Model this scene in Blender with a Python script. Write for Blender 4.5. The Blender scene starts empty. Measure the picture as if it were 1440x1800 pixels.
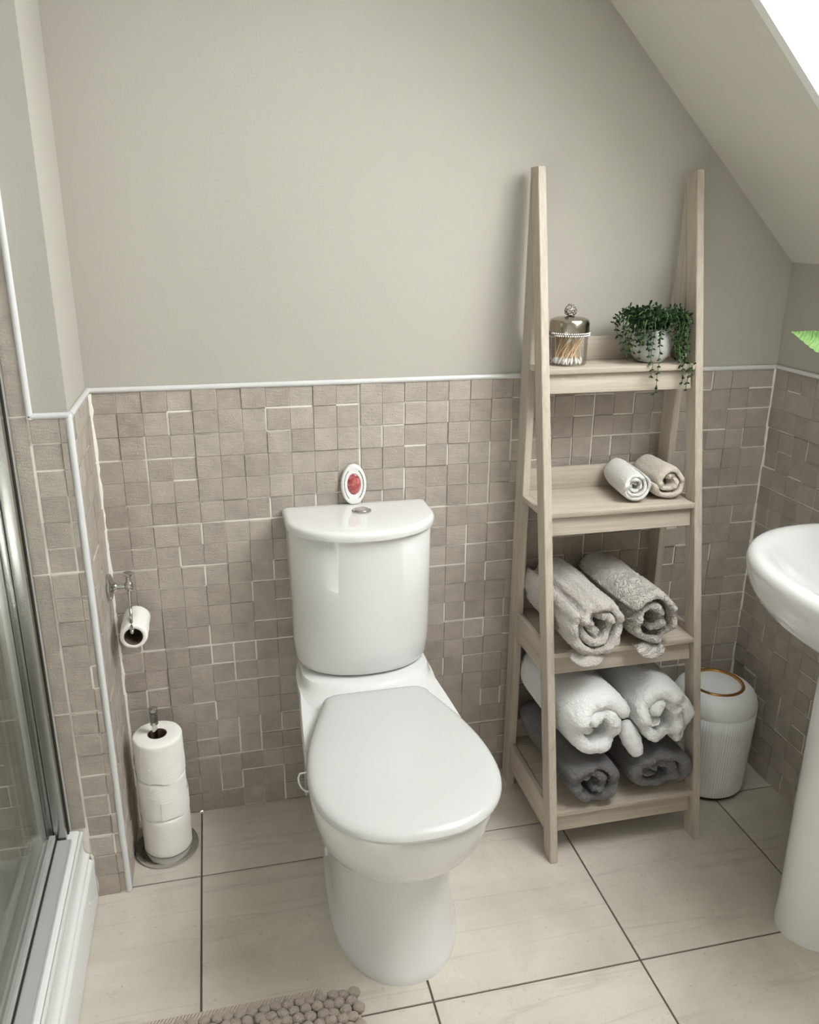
import bpy, bmesh, math, random
from mathutils import Vector, Matrix, noise as mnoise

SC = bpy.context.scene
COL = SC.collection
RAD = math.radians
# ------------------------------------------------------------------ camera
CAMF, YAW, PITCH, ROLL = 1467.45, .2301, .3291, .0053
CAMP = Vector((.2594, -1.7924, 1.3717))
_f = Vector((math.sin(YAW)*math.cos(PITCH), math.cos(YAW)*math.cos(PITCH), -math.sin(PITCH)))
_r = Vector((math.cos(YAW), -math.sin(YAW), 0)); _u = _r.cross(_f)
CR = math.cos(ROLL)*_r+math.sin(ROLL)*_u; CU = -math.sin(ROLL)*_r+math.cos(ROLL)*_u
cd = bpy.data.cameras.new('camera'); cam = bpy.data.objects.new('camera', cd); COL.objects.link(cam)
cd.sensor_fit = 'HORIZONTAL'; cd.sensor_width = 36; cd.lens = CAMF/1440*36; cd.clip_start = .02
cam.matrix_world = Matrix(((CR.x, CU.x, -_f.x, CAMP.x), (CR.y, CU.y, -_f.y, CAMP.y), (CR.z, CU.z, -_f.z, CAMP.z), (0, 0, 0, 1)))
SC.camera = cam
def project(P):
    d = Vector(P)-CAMP; z = d.dot(_f)
    return (720+CAMF*d.dot(CR)/z, 900-CAMF*d.dot(CU)/z, z)
# ------------------------------------------------------------------ daylight
W = 1.602; H = 1.0533; D = .2344            # right wall, top of the tiling, depth of the boxed-in pier
SLC = 2.899                                  # sloping ceiling: x + z = SLC
wd = bpy.data.worlds.new('overcast_sky'); SC.world = wd; wd.use_nodes = True
bg = wd.node_tree.nodes['Background']; bg.inputs[0].default_value = (.985, .985, .98, 1); bg.inputs[1].default_value = 19
SKY_Y0, SKY_Y1 = -.397, -1.40                # roof window opening in the slope
SKY_X0, SKY_X1, SKY_H = .86, 1.48, .34
def area_light(name, loc, rot, sx, sy, energy, portal=False, color=(1, 1, 1)):
    l = bpy.data.lights.new(name, 'AREA'); l.shape = 'RECTANGLE'; l.size = sx; l.size_y = sy; l.energy = energy; l.color = color
    if portal: l.cycles.is_portal = True
    o = bpy.data.objects.new(name, l); COL.objects.link(o); o.location = loc; o.rotation_euler = rot; return o
_n = Vector((1, 0, 1)).normalized()
_c = Vector(((SKY_X0+SKY_X1)/2, (SKY_Y0+SKY_Y1)/2, SLC-(SKY_X0+SKY_X1)/2))
area_light('roof_window_portal', _c+_n*(SKY_H-.03), (0, RAD(45), 0), (SKY_X1-SKY_X0)*1.414, SKY_Y0-SKY_Y1, 1, True)
SC.view_settings.view_transform = 'Standard'; SC.view_settings.look = 'None'
SC.view_settings.exposure = -0.12; SC.view_settings.gamma = 1; SC.view_settings.use_curve_mapping = False

# ------------------------------------------------------------------ materials
MATS = {}
class NT:
    def __init__(s, name):
        s.m = bpy.data.materials.new(name); s.m.use_nodes = True; s.t = s.m.node_tree; s.t.nodes.clear()
        s.out = s.n('ShaderNodeOutputMaterial'); MATS[name] = s.m
    def n(s, t, **k):
        x = s.t.nodes.new(t)
        for a, v in k.items(): setattr(x, a, v)
        return x
    def l(s, a, b): s.t.links.new(a, b)
    def principled(s, col=(.8, .8, .8), rough=.5, **k):
        b = s.n('ShaderNodeBsdfPrincipled'); b.inputs['Base Color'].default_value = (*col, 1); b.inputs['Roughness'].default_value = rough
        for a, v in k.items(): b.inputs[a.replace('_', ' ')].default_value = v
        s.l(b.outputs[0], s.out.inputs[0]); s.b = b; return b
    def coord(s, scale=(1, 1, 1), rot=(0, 0, 0), jitter=0, which='Object'):
        tc = s.n('ShaderNodeTexCoord'); mp = s.n('ShaderNodeMapping'); mp.inputs['Scale'].default_value = scale; mp.inputs['Rotation'].default_value = rot
        if jitter:
            oi = s.n('ShaderNodeObjectInfo'); mu = s.n('ShaderNodeVectorMath', operation='SCALE'); mu.inputs[0].default_value = (jitter, jitter*.7, jitter*1.3)
            s.l(oi.outputs['Random'], mu.inputs['Scale'])
            ad = s.n('ShaderNodeVectorMath', operation='ADD'); s.l(tc.outputs[which], ad.inputs[0]); s.l(mu.outputs[0], ad.inputs[1]); s.l(ad.outputs[0], mp.inputs[0])
        else: s.l(tc.outputs[which], mp.inputs[0])
        return mp.outputs[0]
    def noise(s, vec, scale, detail=3, rough=.5, dist=0):
        x = s.n('ShaderNodeTexNoise'); x.inputs['Scale'].default_value = scale; x.inputs['Detail'].default_value = detail
        x.inputs['Roughness'].default_value = rough; x.inputs['Distortion'].default_value = dist; s.l(vec, x.inputs['Vector']); return x.outputs['Fac']
    def ramp(s, fac, stops):
        x = s.n('ShaderNodeValToRGB'); e = x.color_ramp.elements
        while len(e) < len(stops): e.new(.5)
        for i, (p, c) in enumerate(stops): e[i].position = p; e[i].color = (*c, 1) if len(c) == 3 else c
        s.l(fac, x.inputs[0]); return x.outputs[0]
    def mul(s, a, b):
        x = s.n('ShaderNodeMix', data_type='RGBA', blend_type='MULTIPLY'); x.inputs[0].default_value = 1
        s.l(a, x.inputs[6]); s.l(b, x.inputs[7]); return x.outputs[2]
    def add(s, a, b, k=1.0):
        x = s.n('ShaderNodeMath', operation='MULTIPLY_ADD'); s.l(b, x.inputs[0]); x.inputs[1].default_value = k; s.l(a, x.inputs[2]); return x.outputs[0]
    def col(s, c): s.l(c, s.b.inputs['Base Color'])
    def bump(s, h, dist, strength=1):
        x = s.n('ShaderNodeBump'); x.inputs['Distance'].default_value = dist; x.inputs['Strength'].default_value = strength
        s.l(h, x.inputs['Height']); s.l(x.outputs[0], s.b.inputs['Normal'])
def g(v): return (v, v, v)
def plain(name, col, rough, **k): t = NT(name); t.principled(col, rough, **k); return t

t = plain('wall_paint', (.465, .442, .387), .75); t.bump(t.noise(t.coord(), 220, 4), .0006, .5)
t = plain('shower_bounce_paint', (.60, .575, .50), .75); t.bump(t.noise(t.coord(), 220, 4), .0006, .5)  # paler colour given to the unseen shower wall to bounce fill onto the right
t = plain('ceiling_paint', (.67, .64, .565), .8); t.bump(t.noise(t.coord(), 220, 4), .0006, .5)
plain('bounce_white', (.80, .79, .76), .45)  # no door is built; white added on the unseen front wall to bounce fill
plain('reveal_white', (.86, .86, .84), .6)
plain('window_white', (.85, .85, .84), .35)
t = plain('grout_light', (.86, .83, .765), .8); t.bump(t.noise(t.coord(), 300, 3), .001, .5)
t = plain('grout_dark', (.13, .11, .09), .9)
t = plain('ceramic_trim', (.70, .70, .705), .15)
t = plain('sealant', (.78, .76, .71), .5)
# square relief stones of the wall tiles
t = NT('mosaic_stone'); t.principled((.4, .35, .29), .55)
v = t.coord((1, 1, 1), jitter=40); n1 = t.noise(v, 26, 5, .6); n2 = t.noise(t.coord((25, 130, 25), (0, 0, .3), 40), 2.0, 4, .65)
oi = t.n('ShaderNodeObjectInfo'); ge = t.n('ShaderNodeNewGeometry'); sm = t.n('ShaderNodeMath', operation='ADD'); t.l(oi.outputs['Random'], sm.inputs[0]); t.l(ge.outputs['Random Per Island'], sm.inputs[1])
fr = t.n('ShaderNodeMath', operation='FRACT'); t.l(sm.outputs[0], fr.inputs[0])
base = t.ramp(fr.outputs[0], [(0, (.420, .369, .314)), (.5, (.460, .406, .348)), (1, (.50, .446, .384))])
pits = t.ramp(t.noise(v, 420, 3, .6), [(.30, g(.80)), (.42, g(1))])
t.col(t.mul(t.mul(base, t.ramp(n1, [(.3, g(.84)), (.7, g(1.08))])), pits))
t.bump(t.add(t.add(n2, t.noise(v, 400, 3), .6), n1, .8), .003, .7)
# floor tiles: pale travertine look
t = NT('floor_stone'); t.principled((.5, .45, .38), .34)
v = t.coord((1, 1, 1), jitter=30); n1 = t.noise(v, 5, 6, .62, .4); n2 = t.noise(t.coord((1.0, 14, 2), (0, 0, .12), 30), 1.6, 6, .62, .1)
vein = t.ramp(t.noise(t.coord((.35, 6.5, 1), (0, 0, .10), 30), 1.5, 4, .5, .15), [(.488, g(1)), (.50, g(.88)), (.512, g(1))])
spots = t.ramp(t.noise(v, 75, 6, .75), [(.30, g(.70)), (.40, g(1)), (.6, g(1.0)), (.7, g(.955))])
c = t.ramp(n1, [(.28, (.565, .51, .435)), (.52, (.655, .60, .52)), (.75, (.725, .67, .59))])
t.col(t.mul(t.mul(t.mul(c, t.ramp(n2, [(.3, g(.955)), (.7, g(1.025))])), vein), spots))
t.l(t.ramp(t.noise(v, 30, 3), [(.3, g(.28)), (.7, g(.45))]), t.b.inputs['Roughness']); t.bump(t.add(t.noise(v, 120, 4), n2, .6), .0008, .5)
plain('porcelain', (.75, .75, .742), .07, Coat_Weight=.3, Coat_Roughness=.03)
plain('seat_plastic', (.59, .59, .583), .16)
plain('basin_ceramic', (.63, .632, .625), .07, Coat_Weight=.3, Coat_Roughness=.03)
plain('white_plastic', (.83, .83, .82), .28)
plain('acrylic', (.80, .81, .80), .2)
plain('chrome', (.58, .575, .56), .06, Metallic=1)
plain('post_chrome', (.46, .455, .44), .24, Metallic=1)
plain('rail_silver', (.60, .61, .60), .4, Metallic=.35)
plain('satin_metal', (.60, .59, .57), .38, Metallic=.85)
plain('brushed_lid', (.42, .38, .32), .20, Metallic=1)
plain('seal_shade_black', (.018, .017, .016), .5)  # also paints the shadow gap beside the shower post
plain('gold', (.62, .36, .14), .25, Metallic=1)
t = plain('diamante', (.36, .35, .335), .12, Metallic=1)
t = plain('crystal_silver', (.42, .40, .37), .12, Metallic=1); t.bump(t.noise(t.coord(), 260, 2), .006, 1)
def thin_glass(name, tint, refl=.6, base=.04):
    t = NT(name); tr = t.n('ShaderNodeBsdfTransparent'); tr.inputs[0].default_value = (*tint, 1)
    gl = t.n('ShaderNodeBsdfGlossy'); gl.inputs['Roughness'].default_value = .02
    lw = t.n('ShaderNodeLayerWeight'); lw.inputs[0].default_value = .18
    mu = t.n('ShaderNodeMath', operation='MULTIPLY_ADD'); mu.inputs[1].default_value = refl; mu.inputs[2].default_value = base; t.l(lw.outputs['Fresnel'], mu.inputs[0])
    mx = t.n('ShaderNodeMixShader'); t.l(mu.outputs[0], mx.inputs[0]); t.l(tr.outputs[0], mx.inputs[1]); t.l(gl.outputs[0], mx.inputs[2]); t.l(mx.outputs[0], t.out.inputs[0])
thin_glass('shower_glass', (.94, .955, .945), .22, .02)
thin_glass('window_glass', (.97, .98, .98), .4, .02)
thin_glass('jar_glass', (.96, .955, .94), .6, .05)
t = plain('frosted_seal', (.36, .35, .32), .4)
# limed oak laminate, grain along each board's own length (local Z)
t = NT('oak'); t.principled((.45, .38, .3), .5)
n1 = t.noise(t.coord((70, 70, 2.2), jitter=9), 1.2, 5, .6, .3); n2 = t.noise(t.coord((260, 260, 7), jitter=9), 1, 3, .6)
t.col(t.mul(t.ramp(n1, [(.25, (.42, .355, .280)), (.5, (.505, .44, .36)), (.8, (.565, .505, .425))]), t.ramp(n2, [(.3, g(.86)), (.6, g(1.03))])))
t.bump(n2, .0004, .6)
def terry(name, col, scale=330, dist=.004, warp=None, dk=.68):
    t = NT(name); t.principled(col, .95, Sheen_Weight=.12, Sheen_Roughness=.5)
    v = t.coord(); a = t.noise(v, scale, 3, .6); b = t.noise(v, scale*.33, 2)
    h = t.add(a, b, .7)
    if warp:
        w = t.noise(t.coord(), 38, 2, .5, 2.2); h = t.add(h, t.ramp(w, [(.44, g(0)), (.5, g(1)), (.56, g(0))]), warp)
    t.bump(h, dist*1.6, 1.0); cc = t.ramp(a, [(.28, tuple(x*dk for x in col)), (.6, col)]); t.col(cc)
terry('terry_white', (.95, .95, .945), dist=.0026, dk=.90); terry('terry_face_white', (.86, .85, .815), 420, .002, dk=.85); terry('terry_cream', (.78, .70, .60), 420, .0025, dk=.8)
terry('terry_grey', (.70, .65, .605), dk=.74); terry('terry_grey_pattern', (.69, .64, .59), 380, .003, .9, dk=.84); terry('terry_dark', (.22, .212, .21), 330, .004)
terry('chenille', (.60, .51, .425), 500, .003, dk=.8)
t = NT('woven_band'); t.principled((.58, .50, .415), .95); wv = t.n('ShaderNodeTexWave'); wv.inputs['Scale'].default_value = 55; wv.inputs['Distortion'].default_value = 1.5; t.l(t.coord(rot=(0, 0, .5)), wv.inputs[0]); t.bump(wv.outputs['Fac'], .002, .8)
t = plain('tissue', (.92, .905, .865), .95); t.bump(t.noise(t.coord((1, 1, 3)), 90, 4), .0012, .6)
plain('cardboard', (.13, .09, .065), .9)
t = NT('succulent'); t.principled((.03, .09, .02), .5, Specular_IOR_Level=.25); t.col(t.ramp(t.noise(t.coord(), 90, 2), [(.3, (.006, .016, .006)), (.55, (.013, .034, .010)), (.8, (.04, .082, .022))]))
t = NT('fresh_leaf'); t.principled((.25, .5, .13), .5, Subsurface_Weight=.0); n1 = t.noise(t.coord((40, 160, 40)), 2, 3); t.col(t.ramp(n1, [(.3, (.16, .36, .09)), (.7, (.36, .58, .22))])); t.bump(n1, .003, .7)
plain('stem_green', (.10, .2, .05), .6)
plain('pot_glaze', (.50, .50, .49), .07, Coat_Weight=.5)
plain('soil', (.03, .02, .015), .95)
plain('bin_white', (.84, .855, .85), .42)
t = plain('gel_red', (.40, .055, .065), .15, Coat_Weight=.4)
t.col(t.ramp(t.noise(t.coord(), 70, 4, .6, 1.2), [(.35, (.26, .035, .04)), (.5, (.42, .075, .08)), (.66, (.62, .24, .22))]))  # pale mottling paints glassy highlights into the gel colour
plain('wood_stick', (.78, .57, .35), .7); plain('cotton', (.86, .85, .83), .95)

# ------------------------------------------------------------------ mesh helpers
class MB:
    def __init__(s): s.v = []; s.f = []; s.mi = []
    def add(s, vs, fs, mi=0):
        o = len(s.v); s.v += [Vector(x) for x in vs]; s.f += [tuple(i+o for i in q) for q in fs]; s.mi += [mi]*len(fs); return s
    def box(s, a, b, bev=0, mi=0):
        bm = bmesh.new(); bmesh.ops.create_cube(bm, size=1)
        for v in bm.verts: v.co = Vector(((a[k]+b[k])/2+v.co[k]*(b[k]-a[k]) for k in range(3)))
        if bev: bmesh.ops.bevel(bm, geom=bm.edges[:], offset=bev, segments=2, profile=.5, affect='EDGES')
        bm.verts.index_update(); s.add([v.co.copy() for v in bm.verts], [[v.index for v in f.verts] for f in bm.faces], mi); bm.free(); return s
    def loft(s, rings, cap0=True, cap1=True, closed=True, mi=0):
        n = len(rings[0]); o = len(s.v); m = len(rings)
        for r in rings: s.v += [Vector(p) for p in r]
        for i in range(m-1):
            for j in range(n if closed else n-1):
                k = (j+1) % n; s.f.append((o+i*n+j, o+i*n+k, o+(i+1)*n+k, o+(i+1)*n+j)); s.mi.append(mi)
        if cap0: s.f.append(tuple(o+j for j in reversed(range(n)))); s.mi.append(mi)
        if cap1: s.f.append(tuple(o+(m-1)*n+j for j in range(n))); s.mi.append(mi)
        return s
    def lathe(s, c, prof, n=48, mi=0, axis='Z', cap0=True, cap1=True):
        R = []
        for r, h in prof:
            q = []
            for i in range(n):
                a = 2*math.pi*i/n; x, y = r*math.cos(a), r*math.sin(a)
                q.append(Vector(c)+(Vector((x, y, h)) if axis == 'Z' else Vector((x, -h, y)) if axis == 'Y' else Vector((h, x, y))))
            R.append(q)
        return s.loft(R, cap0, cap1, mi=mi)
    def tube(s, pts, r, n=10, mi=0, cap=True):
        pts = [Vector(p) for p in pts]; R = []; up = None
        for i, p in enumerate(pts):
            d = (pts[min(i+1, len(pts)-1)]-pts[max(i-1, 0)]).normalized()
            if up is None: up = d.orthogonal().normalized()
            up = (up-d*up.dot(d)).normalized(); w = d.cross(up); rr = r[i] if isinstance(r, (list, tuple)) else r
            R.append([p+rr*(math.cos(2*math.pi*k/n)*up+math.sin(2*math.pi*k/n)*w) for k in range(n)])
        return s.loft(R, cap, cap, mi=mi)
    def sphere(s, c, r, n=20, m=12, mi=0, sc=(1, 1, 1)):
        prof = [(max(1e-4, math.sin(math.pi*i/m)), -math.cos(math.pi*i/m)) for i in range(m+1)]
        return s.loft([[Vector(c)+Vector((r*sc[0]*a*math.cos(2*math.pi*k/n), r*sc[1]*a*math.sin(2*math.pi*k/n), r*sc[2]*h)) for k in range(n)] for a, h in prof], mi=mi)
    def obj(s, name, mats, parent=None, smooth=40, kind=None, xf=None, recalc=True):
        me = bpy.data.meshes.new(name)
        off = Vector((0, 0, 0)); p = parent
        while p is not None: off += p.location; p = p.parent
        me.from_pydata([tuple(v-off) for v in s.v], [], s.f)
        for m in ([mats] if isinstance(mats, str) else mats): me.materials.append(MATS[m])
        me.polygons.foreach_set('material_index', s.mi)
        if recalc:
            bm = bmesh.new(); bm.from_mesh(me); bmesh.ops.recalc_face_normals(bm, faces=bm.faces[:]); bm.to_mesh(me); bm.free()
        if smooth:
            me.polygons.foreach_set('use_smooth', [True]*len(me.polygons)); me.set_sharp_from_angle(angle=RAD(smooth))
        o = bpy.data.objects.new(name, me); COL.objects.link(o); o.parent = parent
        if kind: o['kind'] = kind
        return o
def tag(o, label, cat, group=None):
    o['label'] = label; o['category'] = cat
    if group: o['group'] = group
    return o
def thing(name, label, cat, loc=(0, 0, 0), group=None):
    o = bpy.data.objects.new(name, None); COL.objects.link(o); o.location = loc; o.empty_display_size = .05
    return tag(o, label, cat, group)
def lab(o, s): o['label'] = s; return o
def struct(mb, name, mats, **k): return mb.obj(name, mats, None, kind='structure', **k)
def board(name, p0, p1, w, d, wdir, mat, parent, bev=.0012):
    """a plank from p0 to p1, w wide along wdir and d thick; its local Z runs along the grain"""
    p0, p1 = Vector(p0), Vector(p1); z = (p1-p0); L = z.length; z.normalize(); x = Vector(wdir); x = (x-z*x.dot(z)).normalized(); y = z.cross(x)
    o = MB().box((-w/2, -d/2, -L/2), (w/2, d/2, L/2), bev).obj(name, mat, None)
    off = Vector((0, 0, 0)); p = parent
    while p is not None: off += p.location; p = p.parent
    o.parent = parent; c = (p0+p1)/2-off
    o.matrix_local = Matrix(((x.x, y.x, z.x, c.x), (x.y, y.y, z.y, c.y), (x.z, y.z, z.z, c.z), (0, 0, 0, 1)))
    return o
def dshape(cx, hw, ym, yf, hwb, yb, z, n=72, pw=2.0, rc=.02, flip=None):
    """D-shaped outline: straight back at yb, sides easing to half-width hw at ym, rounded front at yf"""
    half = [(0, yb), (hwb*.5, yb)]
    for i in range(6):
        a = math.pi/2*i/5; half.append((hwb-rc+rc*math.sin(a), yb-rc+rc*math.cos(a)))
    ys = yb-rc
    for i in range(1, 10):
        u = i/10; s = math.sin(u*math.pi/2); half.append((hwb+(hw-hwb)*s, ys+(ym-ys)*u))
    for i in range(0, 17):
        a = math.pi/2*i/16; half.append((hw*abs(math.cos(a))**(2/pw), ym-(ym-yf)*abs(math.sin(a))**(2/pw)))
    P = half+[(-x, y) for x, y in reversed(half[1:-1])]
    return [Vector((cx+x, y, z)) for x, y in P]

# ------------------------------------------------------------------ the room
rnd = random.Random(7)
XL, YF, ZC = -.98, -2.12, 2.38
wall_back = struct(MB().box((-.2, 0, 0), (W+.15, .12, 2.6)), 'wall_back', 'wall_paint')
wall_left = struct(MB().box((XL-.1, -D, 0), (0, -.0002, 2.6)), 'wall_left', ['wall_paint'])
wall_right = struct(MB().box((W, YF, 0), (W+.12, -.0002, SLC-W+.12)), 'wall_right', 'wall_paint')
wall_front = struct(MB().box((XL-.1, YF-.1, 0), (W+.12, YF, 2.6)), 'wall_front', 'bounce_white')  # unseen wall, brought close and made white for frontal bounce light
wall_shower = struct(MB().box((XL-.1, YF, 0), (XL, -D-.0002, 2.6)), 'wall_shower', 'shower_bounce_paint')
# sloping ceiling around the roof window opening
mb = MB(); xt = SLC-ZC
def slope_quad(x0, x1, y0, y1):
    th = .03
    lo = [(x0, y0, SLC-x0), (x1, y0, SLC-x1), (x1, y1, SLC-x1), (x0, y1, SLC-x0)]; hi = [(Vector(p)+_n*th) for p in lo]
    mb.add(lo+hi, [(0, 1, 2, 3), (7, 6, 5, 4), (0, 4, 5, 1), (1, 5, 6, 2), (2, 6, 7, 3), (3, 7, 4, 0)])
e_ = .019
slope_quad(xt-.1, W+.02, 0, SKY_Y0+e_); slope_quad(xt-.1, W+.02, SKY_Y1-e_, YF); slope_quad(xt-.1, SKY_X0-e_, SKY_Y0+e_, SKY_Y1-e_); slope_quad(SKY_X1+e_, W+.02, SKY_Y0+e_, SKY_Y1-e_)
struct(mb, 'ceiling', 'ceiling_paint', smooth=0)
struct(MB().box((XL, YF, ZC), (xt, -.0002, ZC+.1)), 'ceiling.001', 'reveal_white')
# roof window: white reveal lining, frame, pane
def P(x, y, h): return Vector((x, y, SLC-x))+_n*h
mb = MB()
cs = [(SKY_X0, SKY_Y0), (SKY_X1, SKY_Y0), (SKY_X1, SKY_Y1), (SKY_X0, SKY_Y1)]
for i in range(4):
    (x0, y0), (x1, y1) = cs[i], cs[(i+1) % 4]
    o = Vector(((x0+x1)/2-(SKY_X0+SKY_X1)/2, (y0+y1)/2-(SKY_Y0+SKY_Y1)/2, 0)); o = Vector((o.x, o.y, -o.x)).normalized()*.02
    q = [P(x0, y0, -.0004), P(x1, y1, -.0004), P(x1, y1, SKY_H), P(x0, y0, SKY_H)]; q2 = [p+o for p in q]
    mb.add(q+q2, [(0, 1, 2, 3), (7, 6, 5, 4), (0, 4, 5, 1), (1, 5, 6, 2), (2, 6, 7, 3), (3, 7, 4, 0)])
win = struct(mb, 'window_1', 'reveal_white', smooth=0)
mb = MB(); fw = .05
for x0, x1, y0, y1 in ((SKY_X0, SKY_X1, SKY_Y0, SKY_Y0-fw), (SKY_X0, SKY_X1, SKY_Y1, SKY_Y1+fw), (SKY_X0, SKY_X0+fw*.7, SKY_Y0-fw, SKY_Y1+fw), (SKY_X1-fw*.7, SKY_X1, SKY_Y0-fw, SKY_Y1+fw)):
    q = [P(a, b, h) for h in (SKY_H-.06, SKY_H-.01) for a, b in ((x0, y0), (x1, y0), (x1, y1), (x0, y1))]
    mb.add(q, [(0, 1, 2, 3), (7, 6, 5, 4), (0, 4, 5, 1), (1, 5, 6, 2), (2, 6, 7, 3), (3, 7, 4, 0)])
mb.obj('window_frame', 'window_white', win, smooth=0)
a = [P(x, y, h) for h in (SKY_H-.038, SKY_H-.034) for x, y in ((SKY_X0+.03, SKY_Y0-.045), (SKY_X1-.03, SKY_Y0-.045), (SKY_X1-.03, SKY_Y1+.045), (SKY_X0+.03, SKY_Y1+.045))]
MB().add(a, [(0, 1, 2, 3), (7, 6, 5, 4), (0, 4, 5, 1), (1, 5, 6, 2), (2, 6, 7, 3), (3, 7, 4, 0)]).obj('pane', 'window_glass', win, smooth=0)

# ------------------------------------------------------------------ floor
FX, FY, FS, FGAP = .1541, -.2287, .4236, .0020
floor = struct(MB().box((-.3, YF, -.05), (W+.05, 0, -.0035)), 'floor', 'grout_dark')
def piece_mesh(name, w, h, mat, bev=.0008, th=.012, store={}):
    k = (name, round(w, 4), round(h, 4), mat)
    if k not in store:
        x, y, b = w/2, h/2, bev
        vs = [(-x, -y, -th), (x, -y, -th), (x, y, -th), (-x, y, -th), (-x, -y, -b), (x, -y, -b), (x, y, -b), (-x, y, -b), (-x+b, -y+b, 0), (x-b, -y+b, 0), (x-b, y-b, 0), (-x+b, y-b, 0)]
        fs = [(8, 9, 10, 11)]+[(i, (i+1) % 4, (i+1) % 4+4, i+4) for i in range(4)]+[(i+4, (i+1) % 4+4, (i+1) % 4+8, i+8) for i in range(4)]
        me = bpy.data.meshes.new(name); me.from_pydata(vs, [], fs); me.materials.append(MATS[mat]); store[k] = me
    return store[k]
def cuts(lo, hi, at, step):
    e = [lo]; k = math.ceil((lo-at)/step+1e-6)
    while at+k*step < hi-1e-6: e.append(at+k*step); k += 1
    return e+[hi]
ex, ey = cuts(-.3, W, FX, FS), cuts(YF, 0, FY, FS)
for i in range(len(ex)-1):
    for j in range(len(ey)-1):
        w, h = ex[i+1]-ex[i]-2*FGAP, ey[j+1]-ey[j]-2*FGAP
        o = bpy.data.objects.new('floor_tile', piece_mesh('floor_tile', w, h, 'floor_stone', .0009)); COL.objects.link(o); o.parent = floor
        o.location = ((ex[i]+ex[i+1])/2, (ey[j]+ey[j+1])/2, 0)

# ------------------------------------------------------------------ relief wall tiles
HID = [(505, 930, 750, 1190), (545, 1210, 850, 1460), (930, 1010, 1165, 1140), (915, 1190, 1205, 1390), (1060, 820, 1205, 875), (1210, 1200, 1320, 1390)]
def mosaic(parent, org, U, V, ue, ve, bigu, bigv, limit, seed, margin=.0020, white=.36):
    R = random.Random(seed); org, U, V = Vector(org), Vector(U), Vector(V); N = U.cross(V)
    nc, nr = len(ue)-1, len(ve)-1
    big = lambda x, L: any(abs(x-b) < .004 for b in L)
    gu = [[.0022 if big(ue[i], bigu) else (margin if R.random() < white*.85 else .0003) for j in range(nr)] for i in range(nc+1)]
    gv = [[.0023 if big(ve[j], bigv) else (margin if R.random() < white else .0002) for i in range(nc)] for j in range(nr+1)]
    cells = []
    for i in range(nc):
        for j in range(nr):
            u0, u1, v0, v1 = ue[i]+gu[i][j], ue[i+1]-gu[i+1][j], ve[j]+gv[j][i], ve[j+1]-gv[j+1][i]
            c = org+U*((u0+u1)/2)+V*((v0+v1)/2)
            px, py, z = project(c); vis = -15 < px < 1455 and -15 < py < 1815 and z > 0
            hid = any(a < px < c2 and b < py < d for a, b, c2, d in HID)
            view = (CAMP-c).normalized().dot(N)
            cells.append((0 if not vis else (u1-u0)*(v1-v0)*view/(z*z)*(.02 if hid else 1), u1-u0, v1-v0, c, R.uniform(.0040, .0080), R.gauss(0, .006), R.gauss(0, .006)))
    cells.sort(key=lambda q: -q[0]); mb = MB()
    for k, (sc, w, h, c, dz, ta, tb) in enumerate(cells):
        M = Matrix((U, V, N)).transposed() @ (Matrix.Rotation(ta, 3, 'X') @ Matrix.Rotation(tb, 3, 'Y'))
        pos = c+N*dz
        if k < limit and sc > 0:
            o = bpy.data.objects.new('mosaic_tile', piece_mesh('mosaic_tile', w, h, 'mosaic_stone')); COL.objects.link(o); o.parent = parent
            o.matrix_local = Matrix.Translation(pos) @ M.to_4x4()
        else:
            me = piece_mesh('mosaic_tile', w, h, 'mosaic_stone'); mb.add([M @ v.co+pos for v in me.vertices], [tuple(p.vertices) for p in me.polygons])
    if mb.v: mb.obj('mosaic_tiles', 'mosaic_stone', parent, smooth=0, kind='stuff', recalc=False)
PITCH_U = .0508
rows = [0, .053, .103]+[.1533+.05*k for k in range(19)]; rows[-1] = H-.002
bigv = [.1533, .4533, .7533]
MB().box((0, -.003, 0), (W, 0, H)).obj('grout_bed', 'grout_light', wall_back, smooth=0)
ue = [.005+PITCH_U*k for k in range(32)]; ue[0] = .004; ue[-1] = W-.003
mosaic(wall_back, (0, 0, 0), (1, 0, 0), (0, 0, 1), ue, rows, [.004, .564, 1.123], bigv, 300, 3)
MB().box((W-.003, YF, 0), (W, -.003, H)).obj('grout_bed', 'grout_light', wall_right, smooth=0)
ue = [.004+PITCH_U*k for k in range(22)]
mosaic(wall_right, (W, 0, 0), (0, -1, 0), (0, 0, 1), ue, rows, [.004, .564, 1.12], bigv, 300, 5)
MB().box((0, -D, 0), (.003, -.003, H)).obj('grout_bed', 'grout_light', wall_left, smooth=0)
mosaic(wall_left, (0, -D+.004, 0), (0, 1, 0), (0, 0, 1), [0, .0254, .0762, .127, .1778, .2264], rows, [], bigv, 105, 8, white=.5)
MB().box((-.0985, -D-.003, 0), (.0, -D, H)).obj('grout_bed', 'grout_light', wall_left, smooth=0)
MB().box((XL, -D-.003, .1), (-.0985, -D, 2.3)).obj('grout_bed', 'grout_light', wall_left, smooth=0)
MB().box((-.0985, -D-.003, H), (-.064, -D, 2.3)).obj('grout_bed', 'grout_light', wall_left, smooth=0)
mosaic(wall_left, (0, -D, 0), (1, 0, 0), (0, 0, 1), [-.066, -.0165, -.004], rows, [-.066], bigv, 44, 9)
ue = [-.1*0-.101-PITCH_U*k for k in range(11)][::-1]
mosaic(wall_left, (0, -D, 0), (1, 0, 0), (0, 0, 1), ue, [.13, .1533]+[.2033+.05*k for k in range(38)], [-.101, -.66], bigv+[1.0533, 1.3533, 1.6533], 60, 10)
ze = [.177, .4533, .7533, 1.0533, 1.3533, 1.6533, 1.9533, 2.25]
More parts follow.
